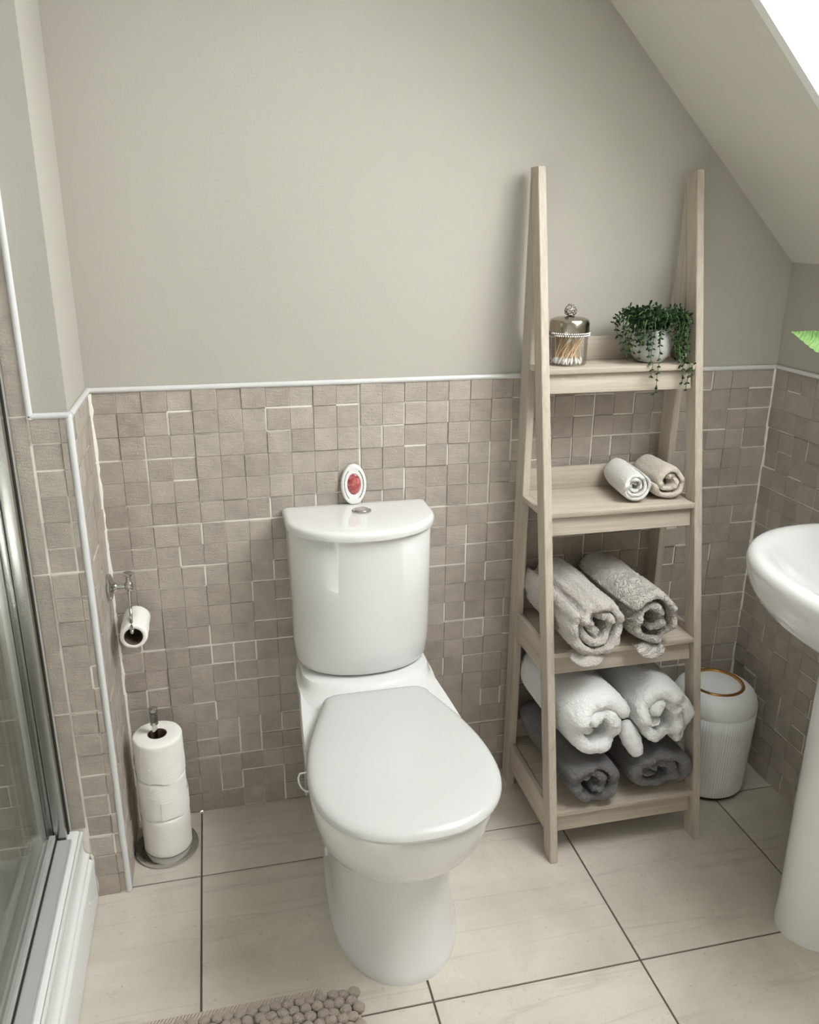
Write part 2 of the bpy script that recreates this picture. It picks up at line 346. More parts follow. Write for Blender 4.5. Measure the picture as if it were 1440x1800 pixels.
for j in range(len(ze)-1):                                            # the narrow cut strip of plain tile at the shower profile
    o = bpy.data.objects.new('tile_strip', piece_mesh('tile_strip', .0275, ze[j+1]-ze[j]-.003, 'mosaic_stone')); COL.objects.link(o); o.parent = wall_left
    o.matrix_local = Matrix.Translation((-.0825, -D-.0045, (ze[j]+ze[j+1])/2)) @ Matrix.Rotation(math.pi/2, 4, 'X')
# glazed edging strips and corner beads
r = .0058
def bar(name, pts, rr=r, mat='ceramic_trim', n=12): return struct(MB().tube(pts, rr, n), name, mat)
bar('trim_1', [(0, -.0045, H), (W-.004, -.0045, H)])
bar('trim_2', [(.0045, -.004, H), (.0045, -D-.004, H)], .0062)
bar('trim_3', [(.002, -D-.0045, H), (-.066, -D-.0045, H)])
bar('trim_4', [(.001, -D-.002, .001), (.001, -D-.002, H+.003)], .0066)
bar('trim_5', [(-.063, -D-.0045, H-.005), (-.063, -D-.0045, 2.3)])
bar('trim_6', [(W-.0045, -.004, H), (W-.0045, YF, H)], .0052)
def bead(name, x, y, z0, z1, rr, seed):
    R = random.Random(seed); n = 60; struct(MB().tube([(x+R.uniform(-.0006, .0006), y+R.uniform(-.0006, .0006), z0+(z1-z0)*i/n) for i in range(n+1)], [rr*R.uniform(.75, 1.2) for i in range(n+1)], 8), name, 'grout_light')
bead('trim_7', .0050, -.0050, 0.001, H-.006, .0062, 1); bead('trim_8', W-.0045, -.0045, 0.001, H-.005, .0058, 2)

# ------------------------------------------------------------------ toilet
TX = .548
toilet = thing('toilet', 'white close coupled toilet standing against the tiled back wall', 'toilet', (TX, -.3, 0))
def R_(t, z, hw, ym, yf, hwb, yb, pw=2.0, rc=.025): return dshape(TX, hw, ym, yf, hwb, yb, z, pw=pw, rc=rc)
prof = [(0, .131, -.40, -.609, .112, -.10), (.012, .131, -.40, -.609, .112, -.10), (.022, .127, -.40, -.605, .110, -.10), (.07, .122, -.40, -.588, .108, -.10), (.14, .117, -.40, -.572, .106, -.10), (.19, .1155, -.40, -.566, .106, -.09), (.213, .1165, -.403, -.568, .106, -.085),
        (.222, .119, -.41, -.573, .107, -.08), (.231, .1245, -.42, -.585, .109, -.07), (.243, .133, -.435, -.604, .112, -.06), (.26, .1435, -.45, -.626, .116, -.045), (.28, .153, -.465, -.646, .122, -.03), (.305, .1605, -.48, -.664, .130, -.02), (.335, .1665, -.49, -.678, .136, -.014), (.37, .171, -.50, -.69, .142, -.012), (.392, .172, -.50, -.692, .145, -.012), (.400, .168, -.50, -.688, .142, -.015)]
mb = MB(); mb.loft([R_(0, z, hw, ym, yf, hwb, yb, 2.15) for z, hw, ym, yf, hwb, yb in prof])
plat = [(.380, .157, -.12, -.36, .146, -.010), (.3995, .156, -.12, -.34, .145, -.010), (.402, .152, -.12, -.30, .145, -.010), (.4055, .1485, -.12, -.263, .145, -.010), (.411, .147, -.12, -.238, .144, -.010), (.418, .146, -.12, -.222, .143, -.010), (.424, .144, -.12, -.212, .141, -.012), (.426, .13, -.11, -.19, .13, -.02)]
mb.loft([R_(0, z, hw, ym, yf, hwb, yb, 2.2, .012) for z, hw, ym, yf, hwb, yb in plat]); mb.obj('pan', 'porcelain', toilet)
cis = [(.425, .128, -.075, -.150, .124, -.03), (.427, .140, -.075, -.168, .138, -.02), (.433, .147, -.075, -.180, .146, -.014), (.448, .1525, -.075, -.187, .1515, -.012), (.49, .1555, -.078, -.191, .1545, -.012), (.60, .1565, -.08, -.195, .1565, -.012), (.754, .1575, -.08, -.1985, .1575, -.012), (.757, .1555, -.08, -.196, .1555, -.012)]
MB().loft([R_(0, z, hw, ym, yf, hwb, yb, 2.1, .006) for z, hw, ym, yf, hwb, yb in cis]).obj('cistern', 'porcelain', toilet)
lid = [(.7575, .161, -.085, -.2085, .161, -.008), (.7585, .1635, -.085, -.2115, .1635, -.006), (.767, .1645, -.085, -.2130, .1645, -.005), (.773, .1635, -.085, -.2115, .1635, -.0055), (.7765, .160, -.085, -.207, .160, -.008), (.7778, .154, -.085, -.199, .154, -.013), (.778, .11, -.08, -.15, .11, -.03)]
MB().loft([R_(0, z, hw, ym, yf, hwb, yb, 2.1, .010) for z, hw, ym, yf, hwb, yb in lid]).obj('cistern_lid', 'porcelain', toilet)
bt = MB().lathe((TX+.006, -.072, .778), [(.0215, 0), (.0215, .0025), (.019, .004), (.0175, .0035)], 40).obj('flush_button', 'chrome', toilet)
MB().lathe((TX+.006, -.072, .778), [(.0155, .003), (.0155, .005), (.013, .006), (.004, .0055)], 32).obj('button_half', 'satin_metal', bt)
st = [(.3995, .160, -.52, -.684, .11, -.25), (.401, .166, -.52, -.691, .112, -.245), (.4085, .166, -.52, -.691, .112, -.245), (.4105, .163, -.52, -.688, .108, -.25)]
MB().loft([R_(0, z, hw, ym, yf, hwb, yb, 2.2) for z, hw, ym, yf, hwb, yb in st]).obj('seat', 'seat_plastic', toilet)
sl = [(.4105, .168, -.52, -.696, .110, -.242), (.411, .174, -.52, -.702, .114, -.238), (.418, .1765, -.52, -.705, .116, -.236), (.424, .175, -.52, -.703, .115, -.2375), (.429, .170, -.52, -.697, .110, -.243)]
rg = [R_(0, z, hw, ym, yf, hwb, yb, 2.3, .03) for z, hw, ym, yf, hwb, yb in sl]
cc = Vector((TX, -.48, 0))
for sc_, z in ((.95, .4318), (.90, .4332), (.8, .4345), (.6, .436), (.35, .4370), (.1, .4374)): rg.append([Vector((cc.x+(p.x-cc.x)*sc_, cc.y+(p.y-cc.y)*sc_, z)) for p in rg[4]])
MB().loft(rg).obj('seat_lid', 'seat_plastic', toilet)
MB().lathe((TX-.1195, -.30, .075), [(.011, 0.006), (.011, -.003), (.008, -.005)], 24, axis='X').obj('bolt_cap', 'white_plastic', toilet)
# wire hanger loop peeping out at the rim
lp = [(TX-.166, -.47, .366), (TX-.177, -.469, .368), (TX-.184, -.468, .376), (TX-.188, -.467, .388), (TX-.1885, -.466, .398), (TX-.185, -.464, .404), (TX-.172, -.462, .404)]
tag(MB().tube(lp, .0018, 8).obj('rim_hanger', 'white_plastic'), 'thin white wire hanger loop hooked over the left rim of the toilet', 'hanger')

# air freshener leaning on the wall
fr_ = thing('air_freshener', 'oval white air freshener with a red gel centre on the cistern lid', 'air freshener', (.546, -.02, .7785))
TILT = .05
def fp(x, h, d): return Vector((.546+x, -.0175+h*math.sin(TILT)*.8-d*.75, .7785+h*math.cos(TILT)-d*math.sin(TILT)*.3))
def oval(a, b, hc, d, n=48, cut=None): return [fp(a*math.cos(2*math.pi*k/n), max(hc+b*math.sin(2*math.pi*k/n), 0.0012 if cut is None else cut), d) for k in range(n)]
HCN = .0455
MB().loft([oval(.024, .043, HCN, -.008), oval(.028, .0465, HCN, -.004), oval(.0290, .0475, HCN, .002), oval(.0275, .0455, HCN, .007), oval(.0235, .040, HCN, .0095), oval(.0215, .037, HCN+.001, .0085), oval(.0160, .026, HCN+.001, .0085), oval(.0150, .0245, HCN+.001, .0055)]).obj('body', 'white_plastic', fr_)
MB().loft([oval(.0150, .0245, HCN+.001, .005), oval(.0135, .0225, HCN+.001, .0075), oval(.009, .016, HCN+.001, .009), oval(.002, .004, HCN+.001, .0095)]).obj('gel', 'gel_red', fr_)
for sgn in (-1, 1):
    pts = [fp(sgn*.0215*math.cos(a), HCN+.001+.037*math.sin(a), .0088) for a in [RAD(-58+116*k/14) for k in range(15)]]
    lab(MB().tube(pts, .0007, 6).obj('slot', 'seal_shade_black', fr_), 'dark curved slot')

# ------------------------------------------------------------------ ladder shelf
lad = thing('ladder_shelf', 'limed oak ladder shelf unit with four shelves leaning near the corner', 'shelf unit', (1.118, -.2, 0))
X0, X1, LW = .928, 1.3055, .0178
def yfr(z): return -.367+.2015*z
for xs in (X0+LW/2, X1-LW/2):
    mb = MB(); b = .0012
    rg = []
    for z in (.0, 1.49): rg.append([Vector((xs-LW/2, yfr(z), z)), Vector((xs+LW/2, yfr(z), z)), Vector((xs+LW/2, yfr(z)+.0415, z)), Vector((xs-LW/2, yfr(z)+.0415, z))])
    bm = bmesh.new(); vs = [bm.verts.new(p) for q in rg for p in q]
    for f in ((0, 3, 2, 1), (4, 5, 6, 7), (0, 1, 5, 4), (1, 2, 6, 5), (2, 3, 7, 6), (3, 0, 4, 7)): bm.faces.new([vs[i] for i in f])
    bmesh.ops.bevel(bm, geom=bm.edges[:], offset=.0012, segments=2, affect='EDGES'); bm.verts.index_update()
    mb.add([v.co.copy() for v in bm.verts], [[v.index for v in f.verts] for f in bm.faces]); bm.free()
    leg = mb.obj('front_leg', 'oak', lad)
    lab(MB().box((xs-LW/2+.001, yfr(0)+.001, 0), (xs+LW/2-.001, yfr(0)+.039, .003)).obj('foot_pad', 'seal_shade_black', leg), 'dark foot pad')
    # upright rear leg, mitred where it meets the front one
    mb = MB(); yb, y2 = -.026, -.074; zt = 1.49
    prof_ = [(y2, 0), (y2, (y2-.0415+.367)/.2015), (yb-.0005, 1.487), (yb, 0)]
    prof_ = [(y2, 0), (y2, 1.249), (yb, 1.4815), (yb, 0)]
    bm = bmesh.new(); A = [bm.verts.new((xs-LW/2+.0004, y, z)) for y, z in prof_]; B = [bm.verts.new((xs+LW/2-.0004, y, z)) for y, z in prof_]
    bm.faces.new(A); bm.faces.new(B[::-1])
    for i in range(4): bm.faces.new((A[i], B[i], B[(i+1) % 4], A[(i+1) % 4]))
    bmesh.ops.recalc_face_normals(bm, faces=bm.faces[:]); bmesh.ops.bevel(bm, geom=bm.edges[:], offset=.001, segments=2, affect='EDGES'); bm.verts.index_update()
    mb.add([v.co.copy() for v in bm.verts], [[v.index for v in f.verts] for f in bm.faces]); bm.free(); mb.obj('rear_leg', 'oak', lad)
XI0, XI1 = X0+LW, X1-LW
SH = [(1.090, -.1465), (.789, -.2070), (.483, -.2690), (.118, -.3425)]
for k, (zt, yf) in enumerate(SH):
    ya, yb = yf, -.0275
    board('shelf_board', (XI0, (ya+yb)/2, zt-.006), (XI1, (ya+yb)/2, zt-.006), yb-ya, .012, (0, 1, 0), 'oak', lad)
    zr1, zr0 = zt-.0125, zt-.056
    yc = lambda z: yfr(z)+.0235
    board('front_rail', (XI0, yc((zr0+zr1)/2), (zr0+zr1)/2), (XI1-.002, yc((zr0+zr1)/2), (zr0+zr1)/2), zr1-zr0, .014, (0, .2015, 1), 'oak', lad)
    board('back_panel', (XI0, -.034, zt+.026), (XI1, -.034, zt+.026), .052, .012, (0, 0, 1), 'oak', lad)
    if k < 2:      # narrow overhang of the shelf plate between the legs
        pass
    if k >= 2:
        for xs in (X0+.0075, X1-.0075):
            z0, z1 = (.424, .492) if k == 2 else (.054, .124)
            board('side_rail', (xs, -.0735, (z0+z1)/2), (xs, yfr((z0+z1)/2)+.041, (z0+z1)/2), z1-z0, .013, (0, 0, 1), 'oak', lad)
    else:
        for xs in (X0+LW/2, X1-LW/2):
            board('shelf_end', (xs, yfr(zt)+.0425, zt-.006), (xs, -.0745, zt-.006), .012, LW-.001, (0, 0, 1), 'oak', lad)

# ------------------------------------------------------------------ rolled towels
TW = []
def towel(name, label, group, mat, back, front, rx, rz, turns, th, seed, y0, y1, a0=0.0, dirn=1, ribs=0, lump=.006, rin=.25, wob=.05, sub=2, tail=0, disp=.0026):
    """a sheet rolled up; axis from back (x,z) to front (x,z); th = sheet thickness relative to the radius"""
    R = random.Random(seed); so = Vector((R.uniform(0, 50), R.uniform(0, 50), R.uniform(0, 50)))
    NT_ = int(46*turns); ny = 14; ns = 5; rings = []
    th_out = 0
    for i in range(NT_+1):
        u = i/NT_; ang = a0+dirn*2*math.pi*turns*u
        rr = rin+(1-th*.5-rin)*(u**.9 if turns > 1 else u)
        hem = 1.0
        if u > .985: hem = .55
        if i == 0: hem = .6
        t2 = th*.5*hem
        yfront = y1-lump*(mnoise.noise(so+Vector((math.cos(ang)*1.5, math.sin(ang)*1.5, u*4)))*1.25+.25*mnoise.noise(so+Vector((u*38, 3, 1))))+(1-u)*.010
        yback = y0+.008*mnoise.noise(so+Vector((9, u*6, math.cos(ang))))
        loop = []
        RR = min(rx, rz)*t2
        def pt(r_, y):
            fy = (y-yback)/(yfront-yback)
            bump_ = 1+wob*mnoise.noise(so+Vector((math.cos(ang)*1.2, math.sin(ang)*1.2, y*9+u*3)))+.6*wob*(max(fy, 0)**4)*mnoise.noise(so+Vector((u*10, y*14, 7)))
            if ribs and u > 1-1.05/turns: bump_ += .13*(abs(math.sin(ang*ribs/2))**.6-.75)*(1 if r_ > rr else 0)
            bump_ *= 1.02-.05*max(0, (abs(fy-.5)*2))**8
            q = r_*bump_
            cx = back[0]+(front[0]-back[0])*fy; cz = back[1]+(front[1]-back[1])*fy
            X, Z = rx*q*math.cos(ang), rz*q*math.sin(ang)
            if tail and u > .93: X += tail*(u-.93)/.07
            Z = max(Z, -rz*.985)
            return Vector((cx+X, y, cz+Z))
        for k in range(ny+1): loop.append(pt(rr+t2, yback+(yfront+RR-yback-RR)*k/ny))
        for k in range(1, ns): a = math.pi*k/ns; loop.append(pt(rr+t2*math.cos(a), yfront-RR*.9*math.sin(a)))
        for k in range(ny+1): loop.append(pt(rr-t2, yfront+(yback-yfront)*k/ny))
        for k in range(1, ns): a = math.pi*k/ns; loop.append(pt(rr-t2*math.cos(a), yback+RR*.9*math.sin(a)))
        rings.append(loop)
    o = MB().loft(rings).obj(name, mat, None, smooth=180)
    m = o.modifiers.new('sub', 'SUBSURF'); m.levels = m.render_levels = sub
    tx = bpy.data.textures.new('terry_pile', 'CLOUDS'); tx.noise_scale = .0065; tx.noise_depth = 1
    m = o.modifiers.new('pile', 'DISPLACE'); m.texture = tx; m.strength = disp*1.6; m.mid_level = .5; m.texture_coords = 'LOCAL'
    TW.append(tag(o, label, 'towel', group)); return o
G1, G2, G3, G4 = 'rolled face cloths on the second shelf', 'rolled grey towels on the third shelf', 'rolled white bath towels on the bottom shelf', 'rolled dark grey towels on the bottom shelf'
towel('rolled_towel', 'small tightly rolled white face cloth, second shelf from top, left one', G1, 'terry_face_white', (1.168, .830), (1.154, .8275), .0385, .0375, 2.9, .21, 11, -.055, -.182, 1.2, 1, lump=.006, rin=.14, sub=1, disp=.0008)
towel('rolled_towel', 'small loosely rolled cream face cloth beside the white one, second shelf', G1, 'terry_cream', (1.241, .833), (1.2415, .833), .0440, .0430, 1.9, .28, 12, -.055, -.174, 2.6, -1, lump=.010, rin=.2, wob=.11, sub=1, disp=.0009)
towel('rolled_towel', 'pale grey ribbed towel rolled up on the third shelf, left one', G2, 'terry_grey', (1.015, .563), (1.031, .557), .0730, .0775, 2.3, .26, 13, -.055, -.302, 4.4, -1, ribs=13, lump=.020, rin=.18, wob=.06)
towel('rolled_towel', 'pale grey towel with a swirl pattern rolled up on the third shelf, right one', G2, 'terry_grey_pattern', (1.142, .558), (1.163, .552), .0700, .0720, 1.75, .20, 14, -.055, -.298, 4.2, 1, lump=.020, rin=.22, wob=.10)
towel('rolled_towel', 'thick fluffy white towel roll above the dark grey ones, left one', G3, 'terry_white', (1.018, .327), (1.034, .323), .0855, .0850, 1.55, .40, 15, -.06, -.336, 3.6, -1, lump=.020, rin=.28, wob=.07)
towel('rolled_towel', 'thick fluffy white towel roll with a drooping corner, right one', G3, 'terry_white', (1.187, .327), (1.196, .322), .0820, .0840, 1.8, .36, 16, -.06, -.326, 3.9, -1, lump=.022, rin=.24, wob=.09)
towel('rolled_towel', 'dark grey towel roll on the bottom shelf, left under the white towels', G4, 'terry_dark', (1.015, .181), (1.030, .1795), .0790, .0610, 1.8, .29, 17, -.06, -.345, 4.6, 1, lump=.016, rin=.24, wob=.09, tail=.035)
towel('rolled_towel', 'dark grey towel roll on the bottom shelf, right and flatter', G4, 'terry_dark', (1.192, .181), (1.198, .1790), .0890, .0605, 1.7, .33, 18, -.06, -.332, 3.6, -1, lump=.016, rin=.26, wob=.10)

def flap(parent, name, mat, cx, w, y0, z0, droop, th, seed):
    """the loose hem of a roll hanging over the shelf edge"""
    so = Vector((seed, 3, 1)); rings = []; n, m = 14, 12
    for i in range(n+1):
        v = i/n; hw = w*math.sqrt(max(.02, 1-(max(0, v-.35)/.66)**2)); yy = y0-.040*math.sin(v*1.4); zz = z0-droop*max(0, v-.25)**1.3*1.45
        top = []; bot = []
        for k in range(m+1):
            x = cx+hw*(2*k/m-1); d = .0022*mnoise.noise(so+Vector((x*60, v*4, 0))); e = th*(1-abs(2*k/m-1)**4*.7)*(1 if i < n else .4)
            top.append(Vector((x, yy-e*.5*v+d, zz+e*.5*(1.2-v)+d))); bot.append(Vector((x, yy+e*.5*v+d, zz-e*.5*(1.2-v)+d)))
        rings.append(top+bot[::-1])
    MB().loft(rings).obj(name, mat, parent, smooth=180)
flap(TW[2], 'hanging_hem', 'terry_grey', 1.008, .040, -.280, .4925, .022, .007, 1)
flap(TW[3], 'hanging_hem', 'terry_grey_pattern', 1.160, .034, -.278, .4920, .019, .006, 2)
bl_ = MB(); pth = [Vector((1.114+.026*u, -.296-.038*u, .306-.072*u)) for u in [i/12 for i in range(13)]]
bl_.tube(pth, [.007+.0165*math.sin(math.pi*min(1, .14+.76*i/12))*(1+.09*math.sin(i*2.1)) for i in range(13)], 14)
o = bl_.obj('drooping_corner', 'terry_white', TW[5], smooth=180)
m = o.modifiers.new('sub', 'SUBSURF'); m.levels = m.render_levels = 2

# ------------------------------------------------------------------ jar of cotton buds
JX, JY, JZ = 1.008, -.093, 1.0905
jar = thing('glass_jar', 'round glass jar of cotton buds with a metal lid on the top shelf', 'jar', (JX, JY, JZ))
MB().lathe((JX, JY, JZ), [(.030, .0005), (.038, .001), (.0408, .004), (.0412, .02), (.0412, .066)], 48, cap1=False).obj('glass_body', 'jar_glass', jar)
MB().lathe((JX, JY, JZ), [(.0425, .067), (.0430, .070), (.0428, .090), (.040, .096), (.030, .100), (.012, .102), (.006, .103)], 48).obj('lid', 'brushed_lid', jar)
mb = MB()
for row in range(2):
    for k in range(56):
        a = 2*math.pi*(k+.5*row)/56; mb.sphere((JX+.0435*math.cos(a), JY+.0435*math.sin(a), JZ+.0640+.0046*row), .0020, 6, 4)
mb.obj('jewelled_band', 'diamante', jar, smooth=0, kind='stuff')
bm = bmesh.new(); bmesh.ops.create_icosphere(bm, subdivisions=3, radius=.0135)
R = random.Random(2)
for v in bm.verts: v.co *= 1+R.uniform(-.16, .08)
bm.verts.index_update()
kn = MB().add([v.co+Vector((JX, JY, JZ+.1145)) for v in bm.verts], [[v.index for v in f.verts] for f in bm.faces]); bm.free()
kn.lathe((JX, JY, JZ), [(.006, .101), (.0045, .104), (.006, .107)], 20); kn.obj('knob', 'crystal_silver', jar, smooth=0)
me0 = None; R = random.Random(21)
for k in range(46):
    if me0 is None:
        b = MB().tube([(0, 0, -.036), (0, 0, .036)], .0010, 6, 0)
        for s in (-1, 1): b.tube([(0, 0, s*.024), (0, 0, s*.027), (0, 0, s*.033), (0, 0, s*.0365), (0, 0, s*.038)], [.0011, .0023, .0027, .0021, .0006], 8, 1)
        o = b.obj('cotton_bud', ['wood_stick', 'cotton']); me0 = o
    else: o = me0.copy(); COL.objects.link(o)
    tag(o, 'cotton bud with a wooden stick and white tips standing inside the glass jar', 'cotton bud', 'cotton buds in the glass jar')
    while True:
        a, rr = R.uniform(0, 6.283), .033*math.sqrt(R.random()); x0, y0 = rr*math.cos(a), rr*math.sin(a)
        ln, th_ = R.uniform(.022, .052), R.gauss(.35, .9)
        x1, y1 = x0+ln*math.cos(th_), y0+ln*math.sin(th_)
        if math.hypot(x1, y1) < .0345: break
    d = Vector((x1-x0, y1-y0, math.sqrt(.072**2-ln*ln))).normalized(); zc = .0045+.0365*d.z
    o.rotation_euler = d.to_track_quat('Z', 'Y').to_euler(); o.location = (JX+(x0+x1)/2, JY+(y0+y1)/2, JZ+zc)

# ------------------------------------------------------------------ trailing plant
PX, PY, PZ = 1.206, -.090, 1.0905
pl = thing('trailing_plant', 'small trailing green succulent in a glossy white pot on the top shelf', 'potted plant', (PX, PY, PZ))
MB().lathe((PX, PY, PZ), [(.024, 0), (.031, .002), (.041, .015), (.0455, .034), (.043, .054), (.036, .068), (.0345, .073), (.032, .073), (.032, .066)], 48, cap1=False).obj('pot', 'pot_glaze', pl)
MB().lathe((PX, PY, PZ), [(.0325, .060), (.0325, .066), (.01, .070)], 24).obj('soil', 'soil', pl)
R = random.Random(5)
def strand(az, reach, rise, drop, seed):
    Q = random.Random(seed); pts = []; dx, dy = math.cos(az), math.sin(az)
    n = 16+int(drop/.009)
    side = Q.uniform(-.012, .012)
    for i in range(n+1):
        u = i/n; L = u*(reach+rise+drop)
        q = min(1, L/(reach+rise)); rr = .008+reach*(math.sin(q*math.pi/2)); z = .070+rise*math.sin(q*math.pi*.75)*1.1
        if q >= 1: z -= (L-reach-rise); rr += .004*math.sin(u*9+seed)
        x, y = rr*dx-side*u*dy, rr*dy+side*u*dx
        p = Vector((PX+x+Q.uniform(-.001, .001), PY+y+Q.uniform(-.001, .001), PZ+z))
        if p.x > 1.274: p.x = 1.274-Q.uniform(0, .003)
        if p.y > -.056: p.y = -.056-Q.uniform(0, .003)
        if p.z < PZ+.004 and p.y > -.152: p.y = -.153-Q.uniform(0, .004)
        pts.append(p)
    s = MB().tube(pts, .00085, 5).obj('trailing_stem', 'stem_green', pl)
    mb = MB()
    for i in range(2, len(pts), 2):
        t = (pts[i]-pts[i-1]).normalized(); a = t.orthogonal().normalized(); b = t.cross(a)
        ph = i*1.5708+Q.uniform(-.4, .4)
        for sg in (0, math.pi):
            d = (math.cos(ph+sg)*a+math.sin(ph+sg)*b+t*.45).normalized()
            if d.y > .3 and pts[i].y > -.06: continue
            ln = Q.uniform(.0105, .0150); w = ln*.235; sd = d.cross(t).normalized(); up = sd.cross(d); p = pts[i]
            v = [p, p+d*ln*.35+sd*w*.6+up*w*.2, p+d*ln*.35-sd*w*.6+up*w*.2, p+d*ln*.35-up*w*.5, p+d*ln*.72+sd*w+up*w*.35, p+d*ln*.72-sd*w+up*w*.35, p+d*ln*.72-up*w*.6, p+d*ln]
            mb.add(v, [(0, 1, 2), (0, 3, 1), (0, 2, 3), (1, 4, 5, 2), (1, 3, 6, 4), (2, 5, 6, 3), (4, 7, 5), (4, 6, 7), (5, 7, 6)])
    mb.obj('leaves', 'succulent', s, smooth=60, kind='stuff', recalc=False)
k = 0
for az, rc_, ri, dr in ((-95, .052, .030, .150), (-70, .056, .030, .05), (-112, .058, .028, .118), (-132, .062, .030, .075), (-50, .060, .030, .13), (-38, .068, .028, .085), (-30, .062, .03, .145), (-20, .07, .028, .10), (-8, .072, .024, .11), (0, .062, .022, .08), (-58, .05, .034, .07), (-42, .055, .034, .10)):
    k += 1; strand(RAD(az), rc_, ri, dr, k)
for q in range(26): k += 1; strand(R.uniform(0, 6.283), R.uniform(.012, .055), R.uniform(.026, .046), R.uniform(0, .012), k)
for az, rc_, ri, dr in ((-140, .056, .034, .05), (-125, .05, .036, .06), (-118, .048, .034, .075), (-105, .05, .032, .04), (-150, .062, .03, .07), (-165, .07, .03, .06), (-155, .068, .03, .085), (-85, .048, .035, .025), (-62, .052, .034, .055), (-100, .046, .036, .035), (-45, .058, .03, .09), (-33, .06, .032, .07)):
    k += 1; strand(RAD(az), rc_, ri, dr, k)
for q in range(30):
    az = R.choice([R.uniform(-215, -125), R.uniform(-215, -140), R.uniform(-60, 20), R.uniform(-360, 0)]); k += 1
    dr = R.uniform(.0, .055)
    strand(RAD(az), R.uniform(.035, .080), R.uniform(.018, .042), dr, k)

# ------------------------------------------------------------------ washbasin on its pedestal
BY, BZ = -.675, .788
wb = thing('washbasin', 'white pedestal washbasin against the tiled right wall', 'washbasin', (1.45, BY, 0))
def bas(z, hw, dep, back=.0, pw=2.2, hwb=None, rc=.03):
    P_ = dshape(0, hw, -dep*.42, -dep, hwb or hw*.92, -back, z, pw=pw, rc=rc)
    zz_ = z if z > .76 else .76-(.76-z)*.83
    return [Vector((W-.006+p.y*.892, BY+p.x, zz_+.006)) for p in P_]
BR = [bas(.592, .085, .20), bas(.602, .135, .27), bas(.620, .185, .335), bas(.648, .230, .392), bas(.682, .262, .43), bas(.72, .282, .452), bas(.755, .291, .461), bas(.772, .292, .462), bas(.782, .289, .458), bas(.788, .282, .450), bas(.7895, .272, .440, .01),
    bas(.786, .255, .422, .10, 2.2, .235), bas(.775, .243, .410, .112, 2.2, .21), bas(.74, .215, .385, .13, 2.1, .18), bas(.70, .17, .34, .16, 2.0, .13), bas(.675, .10, .28, .20, 2.0, .07), bas(.67, .03, .25, .22, 2.0, .02, .005)]
MB().loft(BR).obj('basin', 'basin_ceramic', wb)
def ped(z, hw, dep): return [Vector((W-.008+p.y, BY+.025+p.x, z)) for p in dshape(0, hw, -dep*.5, -dep, hw*.97, 0, z, pw=2.0, rc=.01)]
MB().loft([ped(0, .092, .277), (ped(.02, .092, .277)), ped(.05, .090, .274), ped(.3, .091, .276), ped(.55, .095, .274), ped(.652, .098, .276)]).obj('pedestal', 'porcelain', wb)
# leafy plant standing on the basin's rear ledge; one leaf reaches into the picture
lf = thing('leafy_plant', 'green leaf of a plant reaching in above the washbasin at the right edge', 'plant', (1.545, -.50, BZ+.0085))
MB().lathe((1.545, -.50, BZ+.0085), [(.030, 0), (.034, .002), (.042, .075), (.043, .08), (.039, .08), (.037, .07)], 32, cap1=False).obj('pot', 'pot_glaze', lf)
MB().lathe((1.545, -.50, BZ+.0085), [(.0375, .062), (.0375, .068), (.01, .071)], 24).obj('soil', 'soil', lf)
def leaf(p0, p1, p2, w, seed):
    """stem from the pot to p1, blade from p1 to tip p2"""
    p0, p1, p2 = map(Vector, (p0, p1, p2)); st = [p0+(p1-p0)*t+Vector((0, 0, .03*math.sin(math.pi*t))) for t in [i/10 for i in range(11)]]
    o = MB().tube(st, .0022, 6).obj('stalk', 'stem_green', lf)
    ax = p2-p1; L = ax.length; d = ax.normalized(); vd = (CAMP-p2).normalized(); sd = d.cross(vd if seed == 1 else Vector((0, 0, 1))).normalized(); up = sd.cross(d); mb = MB(); rings = []; n = 22
    for i in range(n+1):
        u = i/n; ww = w*(math.sin(math.pi*min(1, u*.93+.07)**.75))*(1-.10*(i % 2)) if i < n else w*.04
        c = p1+d*L*u+Vector((0, 0, -.015*u*u))
        rings.append([c-sd*ww+up*ww*.25, c-sd*ww*.5+up*ww*.1, c, c+sd*ww*.5+up*ww*.1, c+sd*ww+up*ww*.25]+[c+sd*ww*.5+up*(ww*.1-.0012), c-up*.0018, c-sd*ww*.5+up*(ww*.1-.0012)])
    mb.loft(rings).obj('leaf', 'fresh_leaf', lf)
leaf((1.545, -.50, .87), (1.468, -.425, 1.137), (1.405, -.292, 1.189), .026, 1)
leaf((1.545, -.50, .87), (1.56, -.56, 1.10), (1.55, -.68, 1.12), .03, 2)
leaf((1.545, -.50, .87), (1.50, -.60, 1.05), (1.42, -.68, 1.07), .028, 3)

# ------------------------------------------------------------------ bin
BX, BYY = 1.437, -.165
bn = thing('waste_bin', 'white ribbed waste bin with a gold rimmed lid in the corner', 'bin', (BX, BYY, 0))
rings = []
for z, r_ in ((.012, .0925), (.018, .094), (.05, .0955), (.12, .0985), (.20, .1015), (.236, .1020)):
    rings.append([Vector((BX+(r_+.0019*abs(math.sin(k*math.pi/4)))*math.cos(2*math.pi*k/384), BYY+(r_+.0019*abs(math.sin(k*math.pi/4)))*math.sin(2*math.pi*k/384), z)) for k in range(384)])
MB().loft(rings).obj('body', 'bin_white', bn, smooth=180)
MB().lathe((BX, BYY, 0), [(.098, .2345), (.1032, .2355), (.1038, .242), (.1030, .252), (.0995, .264), (.0935, .275), (.085, .283), (.075, .288), (.066, .2895), (.063, .287)], 96).obj('lid', 'bin_white', bn)
MB().lathe((BX, BYY, 0), [(.0660, .284), (.0685, .290), (.0660, .2935), (.0610, .2925), (.0590, .286), (.058, .281)], 96).obj('gold_ring', 'gold', bn)
MB().lathe((BX, BYY, 0), [(.0580, .284), (.0580, .288), (.056, .2895), (.02, .290)], 72).obj('flap', 'bin_white', bn)
